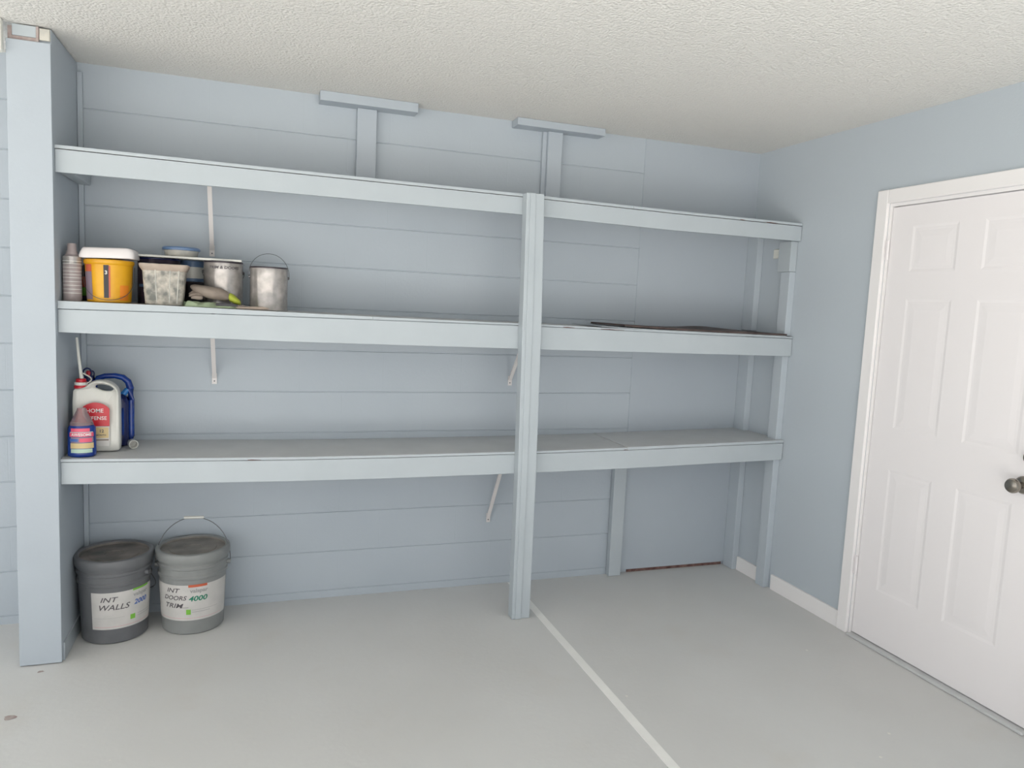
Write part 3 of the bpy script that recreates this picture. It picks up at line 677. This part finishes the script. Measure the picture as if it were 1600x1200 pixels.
# blue spray bottle in front
x = -3.424; y = -.352
t = thing('cleaner_bottle', 'short blue cleaner bottle with clear pink shoulders and red label at the shelf front', 'bottle', (x, y, s3(x)+.001))
obj('body', lathe(bmesh.new(), [(0, 0), (.046, 0), (.051, .004), (.052, .012), (.051, .10), (.050, .118), (.044, .127), (0, .127)], 48, sy=.72), 'blue', t, True)
obj('shoulder', lathe(bmesh.new(), [(.044, .1275), (.040, .140), (.030, .160), (.022, .178), (.018, .186), (.016, .196), (0, .198)], 40, sy=.75), 'pinkclear', t, True)
def lb_(a0, a1, z0_, z1_, m, p=None, e=.0008):
    return obj('label', lathe(bmesh.new(), [(.052+e, z0_), (.0517+e, z1_)], 24, sy=.72, a0=D(a0), a1=D(a1)), m, t, True)
lb_(-46, 60, .084, .100, 'pinkred'); lb_(-40, 58, .060, .082, 'purple'); lb_(-42, 60, .036, .058, 'tan'); lb_(-40, 52, .018, .034, 'palegreen'); lb_(-44, 56, .1005, .103, 'whitep'); lb_(-38, 40, .104, .118, 'pinkred')
lb_(-44, -8, .064, .076, 'pblue', e=.0013); lb_(-2, 50, .062, .078, 'pinkred', e=.0013)
for s, sz, z, m in (('AWESOME', .0145, .092, 'whitecloth'),):
    V, P_ = text_geo(s, sz, 0, .0004); bm = bmesh.new(); vs = []
    for v in V:
        a = D(6)+v.x*1.1/.053; vs.append(bm.verts.new((.0535*math.sin(a), -.72*.0545*math.cos(a), z+v.y)))
    for p in P_: bm.faces.new([vs[i] for i in p])
    obj('lettering', bm, m, t)
# blue jug behind
x = -3.368; y = -.125
t = thing('blue_jug', 'dark blue plastic jug with a wide loop handle behind the white jug', 'jug', (x, y, s3(x)+.001))
bm = bmesh.new(); S = []
for w_, d_, z in ((.15, .08, 0), (.158, .088, .004), (.160, .090, .02), (.160, .090, .19), (.150, .084, .212), (.120, .06, .226)):
    S.append([(px+.004, py, z) for px, py in rrect(w_, d_, .03)])
loft(bm, S); obj('body', bm, 'navy', t, True)
obj('swirl_label', B(-.02, .07, -.0475, -.0462, .05, .17), 'blue', t, bevel=.0004)
bm = bmesh.new(); pts = [(-.055, 0, .215), (-.05, 0, .27), (-.035, 0, .294), (-.01, 0, .303), (.03, 0, .305), (.06, 0, .298), (.080, 0, .280), (.089, 0, .25), (.091, 0, .20), (.091, 0, .12), (.091, 0, .04), (.088, 0, .012)]
obj('handle', tube(bm, pts, [.012]*5+[.013, .014, .015, .014, .013, .013, .012], 14), 'blue', t, True)
bm = bmesh.new(); tube(bm, [(.058, 0, .214), (.062, 0, .226), (.075, 0, .242), (.086, 0, .25)], [.012, .012, .012, .010], 12); obj('handle_web', bm, 'blueliq', t, True)
obj('spout', lathe(bmesh.new(), [(.020, .22), (.020, .30), (.018, .305), (0, .305)], 28, cx=-.070), 'navy', t, True)
bm = bmesh.new(); tube(bm, [(-.088+.016*math.cos(a_)+.012, -.004, .318+.018*math.sin(a_)) for a_ in [2*PI*i/18 for i in range(19)]], .0035, 8, caps=False)
tube(bm, [(-.060+.010*math.cos(a_), -.004, .312+.014*math.sin(a_)) for a_ in [2*PI*i/18 for i in range(19)]], .003, 8, caps=False); obj('cap_loops', bm, 'navy', t, True)
obj('cap', lathe(bmesh.new(), [(.010, .305), (.010, .322), (.006, .326), (0, .326)], 20, cx=-.072), 'red', t, True)
bm = lathe(bmesh.new(), [(0, 0), (.017, 0), (.0185, .002), (.0185, .040), (.016, .040), (.016, .004), (0, .004)], 28)
o = obj('measuring_cup', bm, 'whitep', smooth=True); o.rotation_euler = (D(90), 0, D(20)); o.location = (-3.268, -.180, s3(-3.27)+.0198)
tag(o, 'little white plastic cap lying on its side at the foot of the jugs', 'cap')
